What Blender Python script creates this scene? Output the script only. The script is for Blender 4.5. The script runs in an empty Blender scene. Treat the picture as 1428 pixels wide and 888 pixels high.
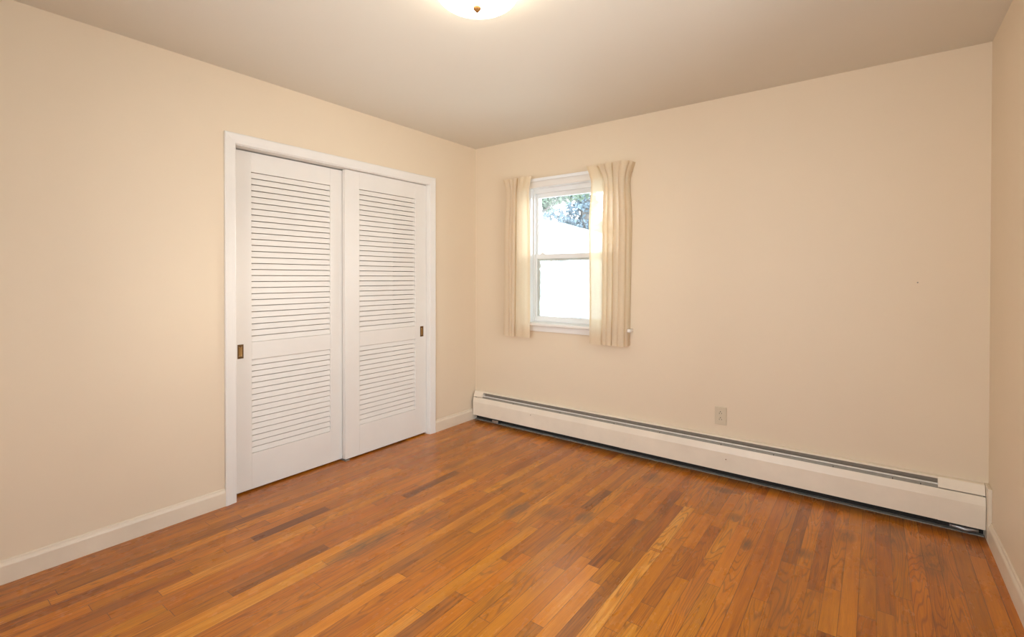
import bpy, bmesh, math, random
from mathutils import Vector, Matrix, noise

C = bpy.context.scene.collection
SC = bpy.context.scene

# ------------------------------------------------------------------ camera
CAM = Vector((2.9058, -3.3283, 1.2779))
RX = Vector((0.80049099, 0.59934369, 0.00114336))
UY = Vector((-0.00530536, 0.00517827, 0.99997252))
FW = Vector((-0.5993213, 0.80047506, -0.00732489))
cd = bpy.data.cameras.new('camera')
cam = bpy.data.objects.new('camera', cd)
C.objects.link(cam)
cam.matrix_world = Matrix(((RX.x, UY.x, -FW.x, CAM.x), (RX.y, UY.y, -FW.y, CAM.y),
                           (RX.z, UY.z, -FW.z, CAM.z), (0, 0, 0, 1)))
cd.sensor_width = 36
cd.lens = 675.8155 / 1428 * 36
cd.shift_y = -(444 - 391.82) / 1428
cd.clip_start = 0.02
SC.camera = cam

# ------------------------------------------------------------------ light and exposure
SC.view_settings.view_transform = 'Standard'
SC.view_settings.look = 'None'
SC.view_settings.exposure = 0.75
SC.view_settings.gamma = 1.0
SC.view_settings.use_curve_mapping = False
SKY_STRENGTH = 5.5
SUN_STRENGTH = 0.8
LAMP_GLASS = 11.0
world = bpy.data.worlds.new('overcast_sky')
SC.world = world
world.use_nodes = True
wn = world.node_tree
bg = wn.nodes['Background']
wtc = wn.nodes.new('ShaderNodeTexCoord')
wsep = wn.nodes.new('ShaderNodeSeparateXYZ')
wramp = wn.nodes.new('ShaderNodeValToRGB')
wn.links.new(wtc.outputs['Generated'], wsep.inputs[0])
wn.links.new(wsep.outputs['Z'], wramp.inputs[0])
wramp.color_ramp.elements[0].position = 0.0
wramp.color_ramp.elements[0].color = (0.95, 0.97, 1.0, 1)
wramp.color_ramp.elements[1].position = 0.7
wramp.color_ramp.elements[1].color = (0.62, 0.80, 1.0, 1)
wn.links.new(wramp.outputs[0], bg.inputs[0])
bg.inputs[1].default_value = SKY_STRENGTH

sd = bpy.data.lights.new('sun', 'SUN')
sd.energy = SUN_STRENGTH
sd.angle = math.radians(14)
sd.color = (1.0, 0.95, 0.86)
sun = bpy.data.objects.new('sun', sd)
C.objects.link(sun)
sun.rotation_euler = Vector((-0.5, -1.0, -0.24)).to_track_quat('-Z', 'Y').to_euler()

def portal(name, loc, size_x, size_z, direction):
    d = bpy.data.lights.new(name, 'AREA')
    d.shape = 'RECTANGLE'
    d.size = size_x
    d.size_y = size_z
    d.cycles.is_portal = True
    o = bpy.data.objects.new(name, d)
    C.objects.link(o)
    o.location = loc
    o.rotation_euler = Vector(direction).to_track_quat('-Z', 'Y').to_euler()

W, H, L = 3.362, 2.44, 3.77          # room: x 0..W, y -L..0, z 0..H
portal('window_portal', (1.012, 0.17, 1.47), 0.82, 1.12, (0, -1, 0))
portal('added_front_portal', (1.80, -L - 0.17, 1.325), 1.8, 1.55, (0, 1, 0))  # serves the unseen window added behind the camera
portal('added_side_portal', (W + 0.17, -1.96, 1.325), 1.52, 1.55, (-1, 0, 0))  # serves the unseen window added in the right wall

# ------------------------------------------------------------------ materials
def srgb(r, g, b):
    f = lambda c: (c / 12.92 if c <= 0.04045 else ((c + 0.055) / 1.055) ** 2.4)
    return (f(r / 255), f(g / 255), f(b / 255), 1)

def new_mat(name):
    m = bpy.data.materials.new(name)
    m.use_nodes = True
    nt = m.node_tree
    return m, nt, nt.nodes['Principled BSDF']

def N(nt, kind, **kw):
    n = nt.nodes.new(kind)
    for k, v in kw.items():
        setattr(n, k, v)
    return n

def mth(nt, op, a, b=None, c=None, clamp=False):
    n = nt.nodes.new('ShaderNodeMath')
    n.operation = op
    n.use_clamp = clamp
    for i, v in enumerate((a, b, c)):
        if v is None:
            continue
        if isinstance(v, (int, float)):
            n.inputs[i].default_value = v
        else:
            nt.links.new(v, n.inputs[i])
    return n.outputs[0]

def mixc(nt, fac, a, b, mode='MIX'):
    n = nt.nodes.new('ShaderNodeMix')
    n.data_type = 'RGBA'
    n.blend_type = mode
    n.clamp_factor = True
    for sock, v in ((n.inputs[0], fac), (n.inputs[6], a), (n.inputs[7], b)):
        if isinstance(v, (int, float)):
            sock.default_value = v
        elif isinstance(v, tuple):
            sock.default_value = v
        else:
            nt.links.new(v, sock)
    return n.outputs[2]

def noise_tex(nt, vec, scale, detail=3, rough=0.5, dist=0.0):
    n = nt.nodes.new('ShaderNodeTexNoise')
    n.inputs['Scale'].default_value = scale
    n.inputs['Detail'].default_value = detail
    n.inputs['Roughness'].default_value = rough
    n.inputs['Distortion'].default_value = dist
    if vec is not None:
        nt.links.new(vec, n.inputs['Vector'])
    return n.outputs['Fac']

def objco(nt):
    return nt.nodes.new('ShaderNodeTexCoord').outputs['Object']

def mapping(nt, vec, scale=(1, 1, 1), loc=(0, 0, 0)):
    n = nt.nodes.new('ShaderNodeMapping')
    n.inputs['Scale'].default_value = scale
    n.inputs['Location'].default_value = loc
    nt.links.new(vec, n.inputs['Vector'])
    return n.outputs['Vector']

def bump(nt, bsdf, height, strength, dist):
    b = nt.nodes.new('ShaderNodeBump')
    b.inputs['Strength'].default_value = strength
    b.inputs['Distance'].default_value = dist
    nt.links.new(height, b.inputs['Height'])
    nt.links.new(b.outputs[0], bsdf.inputs['Normal'])

def painted(name, col, rough=0.5, var=0.04, vscale=3.0, bscale=180, bstr=0.06, bdist=0.001):
    m, nt, b = new_mat(name)
    co = objco(nt)
    n1 = noise_tex(nt, co, vscale, 4, 0.6)
    f = mth(nt, 'MULTIPLY', mth(nt, 'SUBTRACT', n1, 0.5), var * 2)
    dark = tuple(c * (1 - 2.2 * var) for c in col[:3]) + (1,)
    cc = mixc(nt, mth(nt, 'ADD', 0.5, mth(nt, 'MULTIPLY', mth(nt, 'SUBTRACT', n1, 0.5), 2.0), clamp=True), dark, col)
    nt.links.new(cc, b.inputs['Base Color'])
    b.inputs['Roughness'].default_value = rough
    if bstr:
        bump(nt, b, noise_tex(nt, co, bscale, 2), bstr, bdist)
    return m

M = {}
M['wall'] = painted('peach_wall_paint', (0.775, 0.640, 0.466, 1), 0.55, 0.012, 2.0, 140, 0.08)
M['ceiling'] = painted('ceiling_paint', (0.74, 0.685, 0.58, 1), 0.8, 0.012, 1.5, 120, 0.08)
M['trim'] = painted('white_trim_paint', (0.82, 0.78, 0.715, 1), 0.38, 0.02, 4.0, 90, 0.03)
M['base'] = painted('cream_baseboard_paint', (0.80, 0.68, 0.52, 1), 0.42, 0.05, 5.0, 90, 0.04)
M['door'] = painted('white_door_paint', (0.81, 0.765, 0.695, 1), 0.42, 0.02, 4.0, 90, 0.03)
M['heater'] = painted('cream_heater_enamel', (0.90, 0.79, 0.63, 1), 0.38, 0.05, 5.0, 60, 0.03)
M['vinyl'] = painted('white_vinyl', (0.82, 0.82, 0.80, 1), 0.3, 0.01, 4.0, 60, 0.0)
M['almond'] = painted('almond_plastic', (0.66, 0.56, 0.40, 1), 0.35, 0.02, 20.0, 60, 0.0)
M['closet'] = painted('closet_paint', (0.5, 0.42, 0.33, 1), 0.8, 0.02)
M['siding'] = painted('exterior_siding', (0.75, 0.75, 0.73, 1), 0.8, 0.03)

def plain(name, col, rough=0.5, metal=0.0):
    m, nt, b = new_mat(name)
    n = noise_tex(nt, objco(nt), 40, 3)
    cc = mixc(nt, n, tuple(c * 0.8 for c in col[:3]) + (1,), tuple(min(1, c * 1.15) for c in col[:3]) + (1,))
    nt.links.new(cc, b.inputs['Base Color'])
    b.inputs['Roughness'].default_value = rough
    b.inputs['Metallic'].default_value = metal
    return m

M['brass'] = plain('aged_brass', (0.17, 0.095, 0.035, 1), 0.42, 0.8)
M['brass_worn'] = plain('worn_brass', (0.36, 0.21, 0.075, 1), 0.36, 0.85)
M['gold'] = plain('polished_brass', (0.24, 0.105, 0.025, 1), 0.4, 0.6)
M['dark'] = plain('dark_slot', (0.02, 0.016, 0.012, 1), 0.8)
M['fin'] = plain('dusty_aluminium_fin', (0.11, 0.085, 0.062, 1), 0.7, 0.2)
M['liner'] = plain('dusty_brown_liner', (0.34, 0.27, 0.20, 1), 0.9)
M['damper'] = plain('grey_damper_enamel', (0.28, 0.25, 0.20, 1), 0.5)
M['damper_edge'] = plain('cream_damper_edge', (0.88, 0.84, 0.76, 1), 0.35)
M['grime'] = plain('dusty_dark_underside', (0.26, 0.245, 0.205, 1), 0.9)
M['copper'] = plain('tarnished_copper', (0.30, 0.17, 0.10, 1), 0.35, 0.9)
M['steel'] = plain('dull_steel', (0.45, 0.44, 0.42, 1), 0.4, 0.8)
M['bark'] = plain('bark', (0.10, 0.085, 0.075, 1), 0.9)
M['ground'] = plain('pale_lawn', (0.55, 0.56, 0.52, 1), 0.95)
M['roof'] = plain('pale_roof', (0.80, 0.80, 0.80, 1), 0.8)

# oak strip floor ------------------------------------------------------
def make_floor_mat():
    m, nt, b = new_mat('oak_strip_floor')
    at = lambda nm: N(nt, 'ShaderNodeAttribute', attribute_name=nm).outputs['Fac']
    tone, seed, plen = at('tone'), at('seed'), at('plank_length')
    uv = N(nt, 'ShaderNodeUVMap', uv_map='plank').outputs[0]
    sp = N(nt, 'ShaderNodeSeparateXYZ')
    nt.links.new(uv, sp.inputs[0])
    u, v = sp.outputs[0], sp.outputs[1]          # metres across and along the strip
    # grain coordinates: shifted at random for each plank
    cmb = N(nt, 'ShaderNodeCombineXYZ')
    nt.links.new(mth(nt, 'ADD', u, mth(nt, 'MULTIPLY', seed, 37.0)), cmb.inputs[0])
    nt.links.new(mth(nt, 'ADD', v, mth(nt, 'MULTIPLY', seed, 91.0)), cmb.inputs[1])
    nt.links.new(mth(nt, 'MULTIPLY', seed, 13.0), cmb.inputs[2])
    g = cmb.outputs[0]
    fine = noise_tex(nt, mapping(nt, g, (420, 9, 1)), 1.0, 3, 0.6)
    mid = noise_tex(nt, mapping(nt, g, (70, 3.0, 1)), 1.0, 3, 0.55)
    big = noise_tex(nt, mapping(nt, g, (11, 0.9, 1)), 1.0, 2, 0.45, 0.2)
    # cathedral figure: contour lines of a stretched field
    rings = mth(nt, 'PINGPONG', mth(nt, 'MULTIPLY', big, 24.0), 0.5)
    ringl = N(nt, 'ShaderNodeMapRange', interpolation_type='SMOOTHSTEP')
    nt.links.new(rings, ringl.inputs[0])
    ringl.inputs[1].default_value = 0.0
    ringl.inputs[2].default_value = 0.22
    ringl.inputs[3].default_value = 1.0
    ringl.inputs[4].default_value = 0.0
    figured = mth(nt, 'MULTIPLY', ringl.outputs[0],
                  mth(nt, 'GREATER_THAN', mth(nt, 'FRACT', mth(nt, 'MULTIPLY', seed, 7.31)), 0.35))
    ramp = N(nt, 'ShaderNodeValToRGB')
    el = ramp.color_ramp.elements
    el[0].position, el[0].color = 0.0, (0.17, 0.050, 0.005, 1)
    el[1].position, el[1].color = 1.0, (0.75, 0.325, 0.052, 1)
    for pos, col in ((0.3, (0.39, 0.112, 0.004, 1)), (0.55, (0.515, 0.158, 0.004, 1)), (0.8, (0.63, 0.213, 0.009, 1))):
        e = el.new(pos)
        e.color = col
    t = mth(nt, 'ADD', tone, mth(nt, 'MULTIPLY', mth(nt, 'SUBTRACT', mid, 0.5), 0.85))
    t = mth(nt, 'ADD', t, mth(nt, 'MULTIPLY', mth(nt, 'SUBTRACT', fine, 0.5), 0.55))
    nt.links.new(t, ramp.inputs[0])
    col = mixc(nt, mth(nt, 'MULTIPLY', figured, 0.60), ramp.outputs[0], (0.19, 0.060, 0.008, 1))
    # strips differ in hue: some redder, some more yellow
    hue = mth(nt, 'FRACT', mth(nt, 'MULTIPLY', seed, 5.77))
    col = mixc(nt, 1.0, col, mixc(nt, hue, (1.02, 0.94, 0.90, 1), (0.985, 1.055, 1.05, 1)), 'MULTIPLY')
    # open pores, short dark dashes
    pores = noise_tex(nt, mapping(nt, g, (900, 30, 1)), 1.0, 1, 0.5)
    col = mixc(nt, mth(nt, 'MULTIPLY', mth(nt, 'GREATER_THAN', pores, 0.66), 0.22), col, (0.12, 0.045, 0.012, 1))
    # worn grey patches
    co = objco(nt)
    w1 = noise_tex(nt, mapping(nt, co, (5.5, 2.2, 1), (3.1, 0.4, 0)), 1.0, 5, 0.65)
    w2 = noise_tex(nt, mapping(nt, co, (60, 8, 1)), 1.0, 3, 0.7)
    worn = N(nt, 'ShaderNodeMapRange')
    nt.links.new(mth(nt, 'ADD', w1, mth(nt, 'MULTIPLY', mth(nt, 'SUBTRACT', w2, 0.5), 0.15)), worn.inputs[0])
    worn.inputs[1].default_value = 0.52
    worn.inputs[2].default_value = 0.80
    wf = worn.outputs[0]
    spots = [(1.333, -1.199, 0.055, 0.13, 0.9), (1.676, -1.04, 0.05, 0.09, 0.8), (1.50, -1.10, 0.10, 0.10, 0.5),
             (0.967, -1.902, 0.06, 0.26, 0.75), (1.24, -0.85, 0.05, 0.10, 0.55), (0.62, -0.92, 0.06, 0.14, 0.55),
             (1.03, -1.55, 0.07, 0.16, 0.5), (2.17, -0.24, 0.10, 0.05, 0.9), (2.31, -0.55, 0.05, 0.06, 0.7),
             (2.42, -0.80, 0.03, 0.08, 0.9), (2.66, -0.72, 0.04, 0.06, 0.8), (3.12, -0.45, 0.07, 0.22, 0.6),
             (2.98, -0.28, 0.10, 0.18, 0.55), (1.78, -0.32, 0.08, 0.10, 0.6), (2.80, -0.42, 0.05, 0.09, 0.7)]
    ps = N(nt, 'ShaderNodeSeparateXYZ')
    nt.links.new(co, ps.inputs[0])
    tot = None
    for (sx, sy, rx, ry, amt) in spots:
        dx = mth(nt, 'MULTIPLY', mth(nt, 'SUBTRACT', ps.outputs[0], sx), 1 / rx)
        dy = mth(nt, 'MULTIPLY', mth(nt, 'SUBTRACT', ps.outputs[1], sy), 1 / ry)
        d2 = mth(nt, 'ADD', mth(nt, 'MULTIPLY', dx, dx), mth(nt, 'MULTIPLY', dy, dy))
        f = mth(nt, 'MULTIPLY', mth(nt, 'SUBTRACT', 1.0, d2, clamp=True), amt)
        tot = f if tot is None else mth(nt, 'MAXIMUM', tot, f)
    spotf = mth(nt, 'MULTIPLY', tot, mth(nt, 'MULTIPLY', mth(nt, 'SUBTRACT', w2, 0.28, clamp=True), 4.2), clamp=True)
    col = mixc(nt, mth(nt, 'MULTIPLY', wf, 0.28), col, (0.30, 0.175, 0.105, 1))
    col = mixc(nt, mth(nt, 'MULTIPLY', spotf, 0.75), col, (0.115, 0.075, 0.048, 1))
    # floor colour darkens towards the wall under the heater
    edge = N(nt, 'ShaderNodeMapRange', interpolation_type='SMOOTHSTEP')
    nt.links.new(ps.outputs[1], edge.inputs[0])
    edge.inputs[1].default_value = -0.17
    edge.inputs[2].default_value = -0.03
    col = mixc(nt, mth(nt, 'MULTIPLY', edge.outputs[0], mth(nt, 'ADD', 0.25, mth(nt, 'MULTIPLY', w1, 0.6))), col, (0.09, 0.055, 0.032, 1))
    # seams between strips and at strip ends
    SW = 0.0572
    du = mth(nt, 'MINIMUM', u, mth(nt, 'SUBTRACT', SW, u))
    dv = mth(nt, 'MINIMUM', v, mth(nt, 'SUBTRACT', plen, v))
    gapw = mth(nt, 'MULTIPLY_ADD', mth(nt, 'FRACT', mth(nt, 'MULTIPLY', seed, 23.7)), 0.0011, 0.00045)
    seam = mth(nt, 'MAXIMUM', mth(nt, 'LESS_THAN', du, gapw), mth(nt, 'LESS_THAN', dv, 0.0012))
    col = mixc(nt, mth(nt, 'MULTIPLY', seam, 0.72), col, (0.05, 0.02, 0.008, 1))
    nt.links.new(col, b.inputs['Base Color'])
    rg = mth(nt, 'ADD', 0.30, mth(nt, 'MULTIPLY', w1, 0.16))
    rg = mth(nt, 'ADD', rg, mth(nt, 'MULTIPLY', mth(nt, 'ADD', wf, spotf), 0.16))
    nt.links.new(rg, b.inputs['Roughness'])
    b.inputs['IOR'].default_value = 1.5
    b.inputs['Coat Weight'].default_value = 0.75
    b.inputs['Specular IOR Level'].default_value = 0.12
    b.inputs['Coat IOR'].default_value = 1.5
    nt.links.new(mth(nt, 'ADD', 0.21, mth(nt, 'MULTIPLY', mth(nt, 'ADD', wf, mth(nt, 'ADD', spotf, w1)), 0.12)), b.inputs['Coat Roughness'])
    hgt = mth(nt, 'SUBTRACT', mth(nt, 'MULTIPLY', fine, 0.25), mth(nt, 'ADD', seam, mth(nt, 'MULTIPLY', figured, 0.2)))
    bump(nt, b, hgt, 0.25, 0.0006)
    return m
M['floor'] = make_floor_mat()

# curtain cloth --------------------------------------------------------
def make_cloth():
    m, nt, b = new_mat('cream_woven_cloth')
    nt.nodes.remove(b)
    out = [n for n in nt.nodes if n.type == 'OUTPUT_MATERIAL'][0]
    co = objco(nt)
    weave = noise_tex(nt, mapping(nt, co, (240, 240, 60)), 1.0, 2)
    slub = noise_tex(nt, mapping(nt, co, (30, 30, 260)), 1.0, 2)
    f = mth(nt, 'MULTIPLY', mth(nt, 'ADD', weave, slub), 0.5)
    col = mixc(nt, f, (0.85, 0.73, 0.545, 1), (0.96, 0.875, 0.715, 1))
    d = N(nt, 'ShaderNodeBsdfDiffuse')
    t = N(nt, 'ShaderNodeBsdfTranslucent')
    nt.links.new(col, d.inputs[0])
    nt.links.new(mixc(nt, 1.0, col, (1.0, 0.93, 0.80, 1), 'MULTIPLY'), t.inputs[0])
    mx = N(nt, 'ShaderNodeMixShader')
    mx.inputs[0].default_value = 0.48
    nt.links.new(d.outputs[0], mx.inputs[1])
    nt.links.new(t.outputs[0], mx.inputs[2])
    tr = N(nt, 'ShaderNodeBsdfTransparent')
    mx2 = N(nt, 'ShaderNodeMixShader')
    mx2.inputs[0].default_value = 0.13
    nt.links.new(mx.outputs[0], mx2.inputs[1])
    nt.links.new(tr.outputs[0], mx2.inputs[2])
    nt.links.new(mx2.outputs[0], out.inputs[0])
    bp = N(nt, 'ShaderNodeBump')
    bp.inputs['Strength'].default_value = 0.25
    bp.inputs['Distance'].default_value = 0.001
    nt.links.new(f, bp.inputs['Height'])
    nt.links.new(bp.outputs[0], d.inputs['Normal'])
    return m
M['cloth'] = make_cloth()

# window glass ---------------------------------------------------------
def make_glass(name, fog, x0, x1, z0, z1):
    m, nt, b = new_mat(name)
    nt.nodes.remove(b)
    out = [n for n in nt.nodes if n.type == 'OUTPUT_MATERIAL'][0]
    co = objco(nt)
    s = N(nt, 'ShaderNodeSeparateXYZ')
    nt.links.new(co, s.inputs[0])
    tr = N(nt, 'ShaderNodeBsdfTransparent')
    gl = N(nt, 'ShaderNodeBsdfGlossy')
    gl.inputs['Roughness'].default_value = 0.02
    fr = N(nt, 'ShaderNodeFresnel')
    fr.inputs[0].default_value = 1.45
    mx = N(nt, 'ShaderNodeMixShader')
    nt.links.new(fr.outputs[0], mx.inputs[0])
    nt.links.new(tr.outputs[0], mx.inputs[1])
    nt.links.new(gl.outputs[0], mx.inputs[2])
    # film: condensation, blotchy
    film_t = N(nt, 'ShaderNodeBsdfTranslucent')
    film_d = N(nt, 'ShaderNodeBsdfDiffuse')
    n1 = noise_tex(nt, co, 5.0, 4, 0.6)
    n2 = noise_tex(nt, mapping(nt, co, (40, 40, 22)), 1.0, 3, 0.6)
    blotch = N(nt, 'ShaderNodeMapRange')
    nt.links.new(mth(nt, 'ADD', n1, mth(nt, 'MULTIPLY', mth(nt, 'SUBTRACT', n2, 0.5), 0.25)), blotch.inputs[0])
    blotch.inputs[1].default_value = 0.36
    blotch.inputs[2].default_value = 0.64
    fc = mixc(nt, blotch.outputs[0], (0.20, 0.235, 0.215, 1), (0.72, 0.74, 0.70, 1))
    nt.links.new(fc, film_t.inputs[0])
    nt.links.new(fc, film_d.inputs[0])
    fm = N(nt, 'ShaderNodeMixShader')
    fm.inputs[0].default_value = 0.25
    nt.links.new(film_t.outputs[0], fm.inputs[1])
    nt.links.new(film_d.outputs[0], fm.inputs[2])
    fac = mth(nt, 'MULTIPLY', mth(nt, 'ADD', mth(nt, 'MULTIPLY', n1, 0.7), mth(nt, 'MULTIPLY', n2, 0.45), clamp=True), fog * 1.35, clamp=True)
    m2 = N(nt, 'ShaderNodeMixShader')
    nt.links.new(fac, m2.inputs[0])
    nt.links.new(mx.outputs[0], m2.inputs[1])
    nt.links.new(fm.outputs[0], m2.inputs[2])
    last = m2.outputs[0]
    if fog > 0.5:
        # grime creeping in from the left and the top edge
        dl = mth(nt, 'SUBTRACT', s.outputs[0], x0)
        dt = mth(nt, 'SUBTRACT', z1, s.outputs[2])
        d = mth(nt, 'MINIMUM', mth(nt, 'MULTIPLY', dl, 0.6), dt)
        e = mth(nt, 'LESS_THAN', d, mth(nt, 'MULTIPLY', n2, 0.030))
        gd = N(nt, 'ShaderNodeBsdfDiffuse')
        gd.inputs[0].default_value = (0.55, 0.55, 0.49, 1)
        m3 = N(nt, 'ShaderNodeMixShader')
        nt.links.new(mth(nt, 'MULTIPLY', e, 0.75), m3.inputs[0])
        nt.links.new(last, m3.inputs[1])
        nt.links.new(gd.outputs[0], m3.inputs[2])
        last = m3.outputs[0]
    nt.links.new(last, out.inputs[0])
    return m

def make_lamp_glass():
    m, nt, b = new_mat('lit_white_glass')
    n = noise_tex(nt, objco(nt), 9, 3, 0.5, 1.0)
    cc = mixc(nt, n, (1.0, 0.91, 0.78, 1), (1.0, 0.95, 0.84, 1))
    nt.links.new(cc, b.inputs['Base Color'])
    nt.links.new(cc, b.inputs['Emission Color'])
    b.inputs['Emission Strength'].default_value = LAMP_GLASS
    b.inputs['Roughness'].default_value = 0.25
    return m
M['lampglass'] = make_lamp_glass()

def make_leaf(name, c1, c2):
    m, nt, b = new_mat(name)
    n = noise_tex(nt, objco(nt), 3, 3)
    nt.links.new(mixc(nt, n, c1, c2), b.inputs['Base Color'])
    b.inputs['Roughness'].default_value = 0.6
    return m
M['leaf'] = make_leaf('green_leaves', (0.06, 0.10, 0.06, 1), (0.115, 0.16, 0.10, 1))
M['needle'] = make_leaf('blue_green_needles', (0.07, 0.115, 0.145, 1), (0.13, 0.18, 0.22, 1))

# ------------------------------------------------------------------ mesh helpers
def obj(name, bm, mat, parent=None, smooth=False, recalc=True):
    if recalc:
        bmesh.ops.recalc_face_normals(bm, faces=bm.faces[:])
    me = bpy.data.meshes.new(name)
    bm.to_mesh(me)
    bm.free()
    if smooth:
        for p in me.polygons:
            p.use_smooth = True
    if mat is not None:
        me.materials.append(mat)
    o = bpy.data.objects.new(name, me)
    C.objects.link(o)
    if parent is not None:
        o.parent = parent
        o.matrix_parent_inverse = parent.matrix_basis.inverted()
    return o

def empty(name, loc=(0, 0, 0)):
    o = bpy.data.objects.new(name, None)
    o.empty_display_size = 0.05
    C.objects.link(o)
    o.location = loc
    return o

def tag(o, label, cat, group=None, kind=None):
    o['label'] = label
    o['category'] = cat
    if group:
        o['group'] = group
    if kind:
        o['kind'] = kind
    return o

def box(bm, lo, hi, bev=0.0, seg=2):
    vs = [bm.verts.new((x, y, z)) for x in (lo[0], hi[0]) for y in (lo[1], hi[1]) for z in (lo[2], hi[2])]
    fs = []
    for q in ((0, 1, 3, 2), (4, 6, 7, 5), (0, 4, 5, 1), (2, 3, 7, 6), (0, 2, 6, 4), (1, 5, 7, 3)):
        fs.append(bm.faces.new([vs[i] for i in q]))
    if bev > 0:
        es = list({e for f in fs for e in f.edges})
        bmesh.ops.bevel(bm, geom=es, offset=bev, segments=seg, profile=0.5, affect='EDGES')

def boxobj(name, lo, hi, mat, parent=None, bev=0.0, seg=2):
    bm = bmesh.new()
    box(bm, lo, hi, bev, seg)
    return obj(name, bm, mat, parent)

def sweep(bm, frames, profile, closed=True):
    """frames: list of functions (a, b) -> Vector; profile: list of (a, b)."""
    rings = [[bm.verts.new(f(a, b)) for (a, b) in profile] for f in frames]
    n = len(profile)
    for r0, r1 in zip(rings, rings[1:]):
        for i in range(n if closed else n - 1):
            j = (i + 1) % n
            bm.faces.new((r0[i], r0[j], r1[j], r1[i]))
    if closed:
        bm.faces.new(rings[0])
        bm.faces.new(rings[-1][::-1])
    return rings

def lathe(bm, prof, cx, cy, seg=48, cap=False):
    rings = []
    for (r, z) in prof:
        if r < 1e-6:
            rings.append([bm.verts.new((cx, cy, z))])
        else:
            rings.append([bm.verts.new((cx + r * math.cos(2 * math.pi * k / seg), cy + r * math.sin(2 * math.pi * k / seg), z)) for k in range(seg)])
    for a, b in zip(rings, rings[1:]):
        for k in range(seg):
            k2 = (k + 1) % seg
            if len(a) == 1 and len(b) == 1:
                continue
            if len(a) == 1:
                bm.faces.new((a[0], b[k], b[k2]))
            elif len(b) == 1:
                bm.faces.new((a[k], a[k2], b[0]))
            else:
                bm.faces.new((a[k], a[k2], b[k2], b[k]))

def tube(bm, pts, r, seg=10):
    rings = []
    for i, p in enumerate(pts):
        a = Vector(pts[max(0, i - 1)])
        b = Vector(pts[min(len(pts) - 1, i + 1)])
        t = (b - a).normalized()
        up = Vector((0, 0, 1)) if abs(t.z) < 0.9 else Vector((1, 0, 0))
        s = t.cross(up).normalized()
        q = s.cross(t)
        rr = r[i] if isinstance(r, (list, tuple)) else r
        rings.append([bm.verts.new(Vector(p) + (s * math.cos(2 * math.pi * k / seg) + q * math.sin(2 * math.pi * k / seg)) * rr) for k in range(seg)])
    for a, b in zip(rings, rings[1:]):
        for k in range(seg):
            bm.faces.new((a[k], a[(k + 1) % seg], b[(k + 1) % seg], b[k]))
    bm.faces.new(rings[0][::-1])
    bm.faces.new(rings[-1])

# ------------------------------------------------------------------ room shell
T = 0.16
CY0, CY1, CZT = -2.068, -0.572, 2.033          # closet opening in the left wall
WX0, WX1, WZ0, WZ1 = 0.60, 1.425, 0.885, 2.022    # window opening in the back wall

# left wall with closet opening
bm = bmesh.new()
box(bm, (-T, -L - T, 0), (0, CY0, H))
box(bm, (-T, CY1, 0), (0, T, H))
box(bm, (-T, CY0, CZT), (0, CY1, H))
tag(obj('wall_left', bm, M['wall']), 'plain peach wall on the left around the white louvered closet doors', 'wall', kind='structure')
# back wall with window opening
bm = bmesh.new()
box(bm, (0, 0, 0), (WX0, T, H))
box(bm, (WX1, 0, 0), (W, T, H))
box(bm, (WX0, 0, 0), (WX1, T, WZ0))
box(bm, (WX0, 0, WZ1), (WX1, T, H))
tag(obj('wall_back', bm, M['wall']), 'peach wall with the window and the long heater', 'wall', kind='structure')
RY0, RY1 = -2.72, -1.20            # opening for an unseen window, added to light the left wall
bm = bmesh.new()
box(bm, (W, RY1, 0), (W + T, T, H))
box(bm, (W, -L - T, 0), (W + T, RY0, H))
box(bm, (W, RY0, 0), (W + T, RY1, 0.55))
box(bm, (W, RY0, 2.10), (W + T, RY1, H))
tag(obj('wall_right', bm, M['wall']), 'shaded peach wall at the right edge of the room', 'wall', kind='structure')
# wall behind the camera, cut for an unseen window added for light
SX0_, SX1_, SZ0, SZ1 = 0.90, 2.70, 0.55, 2.10
bm = bmesh.new()
box(bm, (0, -L - T, 0), (SX0_, -L, H))
box(bm, (SX1_, -L - T, 0), (W, -L, H))
box(bm, (SX0_, -L - T, 0), (SX1_, -L, SZ0))
box(bm, (SX0_, -L - T, SZ1), (SX1_, -L, H))
tag(obj('wall_front', bm, M['wall']), 'peach wall behind the camera position', 'wall', kind='structure')
bm = bmesh.new()
box(bm, (-0.86, -L - T, H), (W + T, T, H + 0.12))
tag(obj('ceiling', bm, M['ceiling']), 'smooth off-white ceiling with one round lamp', 'ceiling', kind='structure')

# closet behind the sliding doors
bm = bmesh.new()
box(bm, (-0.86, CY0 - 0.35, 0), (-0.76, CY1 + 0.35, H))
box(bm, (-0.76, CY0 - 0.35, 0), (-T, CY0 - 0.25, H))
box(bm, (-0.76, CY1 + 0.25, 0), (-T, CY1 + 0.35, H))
tag(obj('wall_closet', bm, M['closet']), 'dim inside walls of the closet behind the louvered doors', 'wall', kind='structure')

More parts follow.
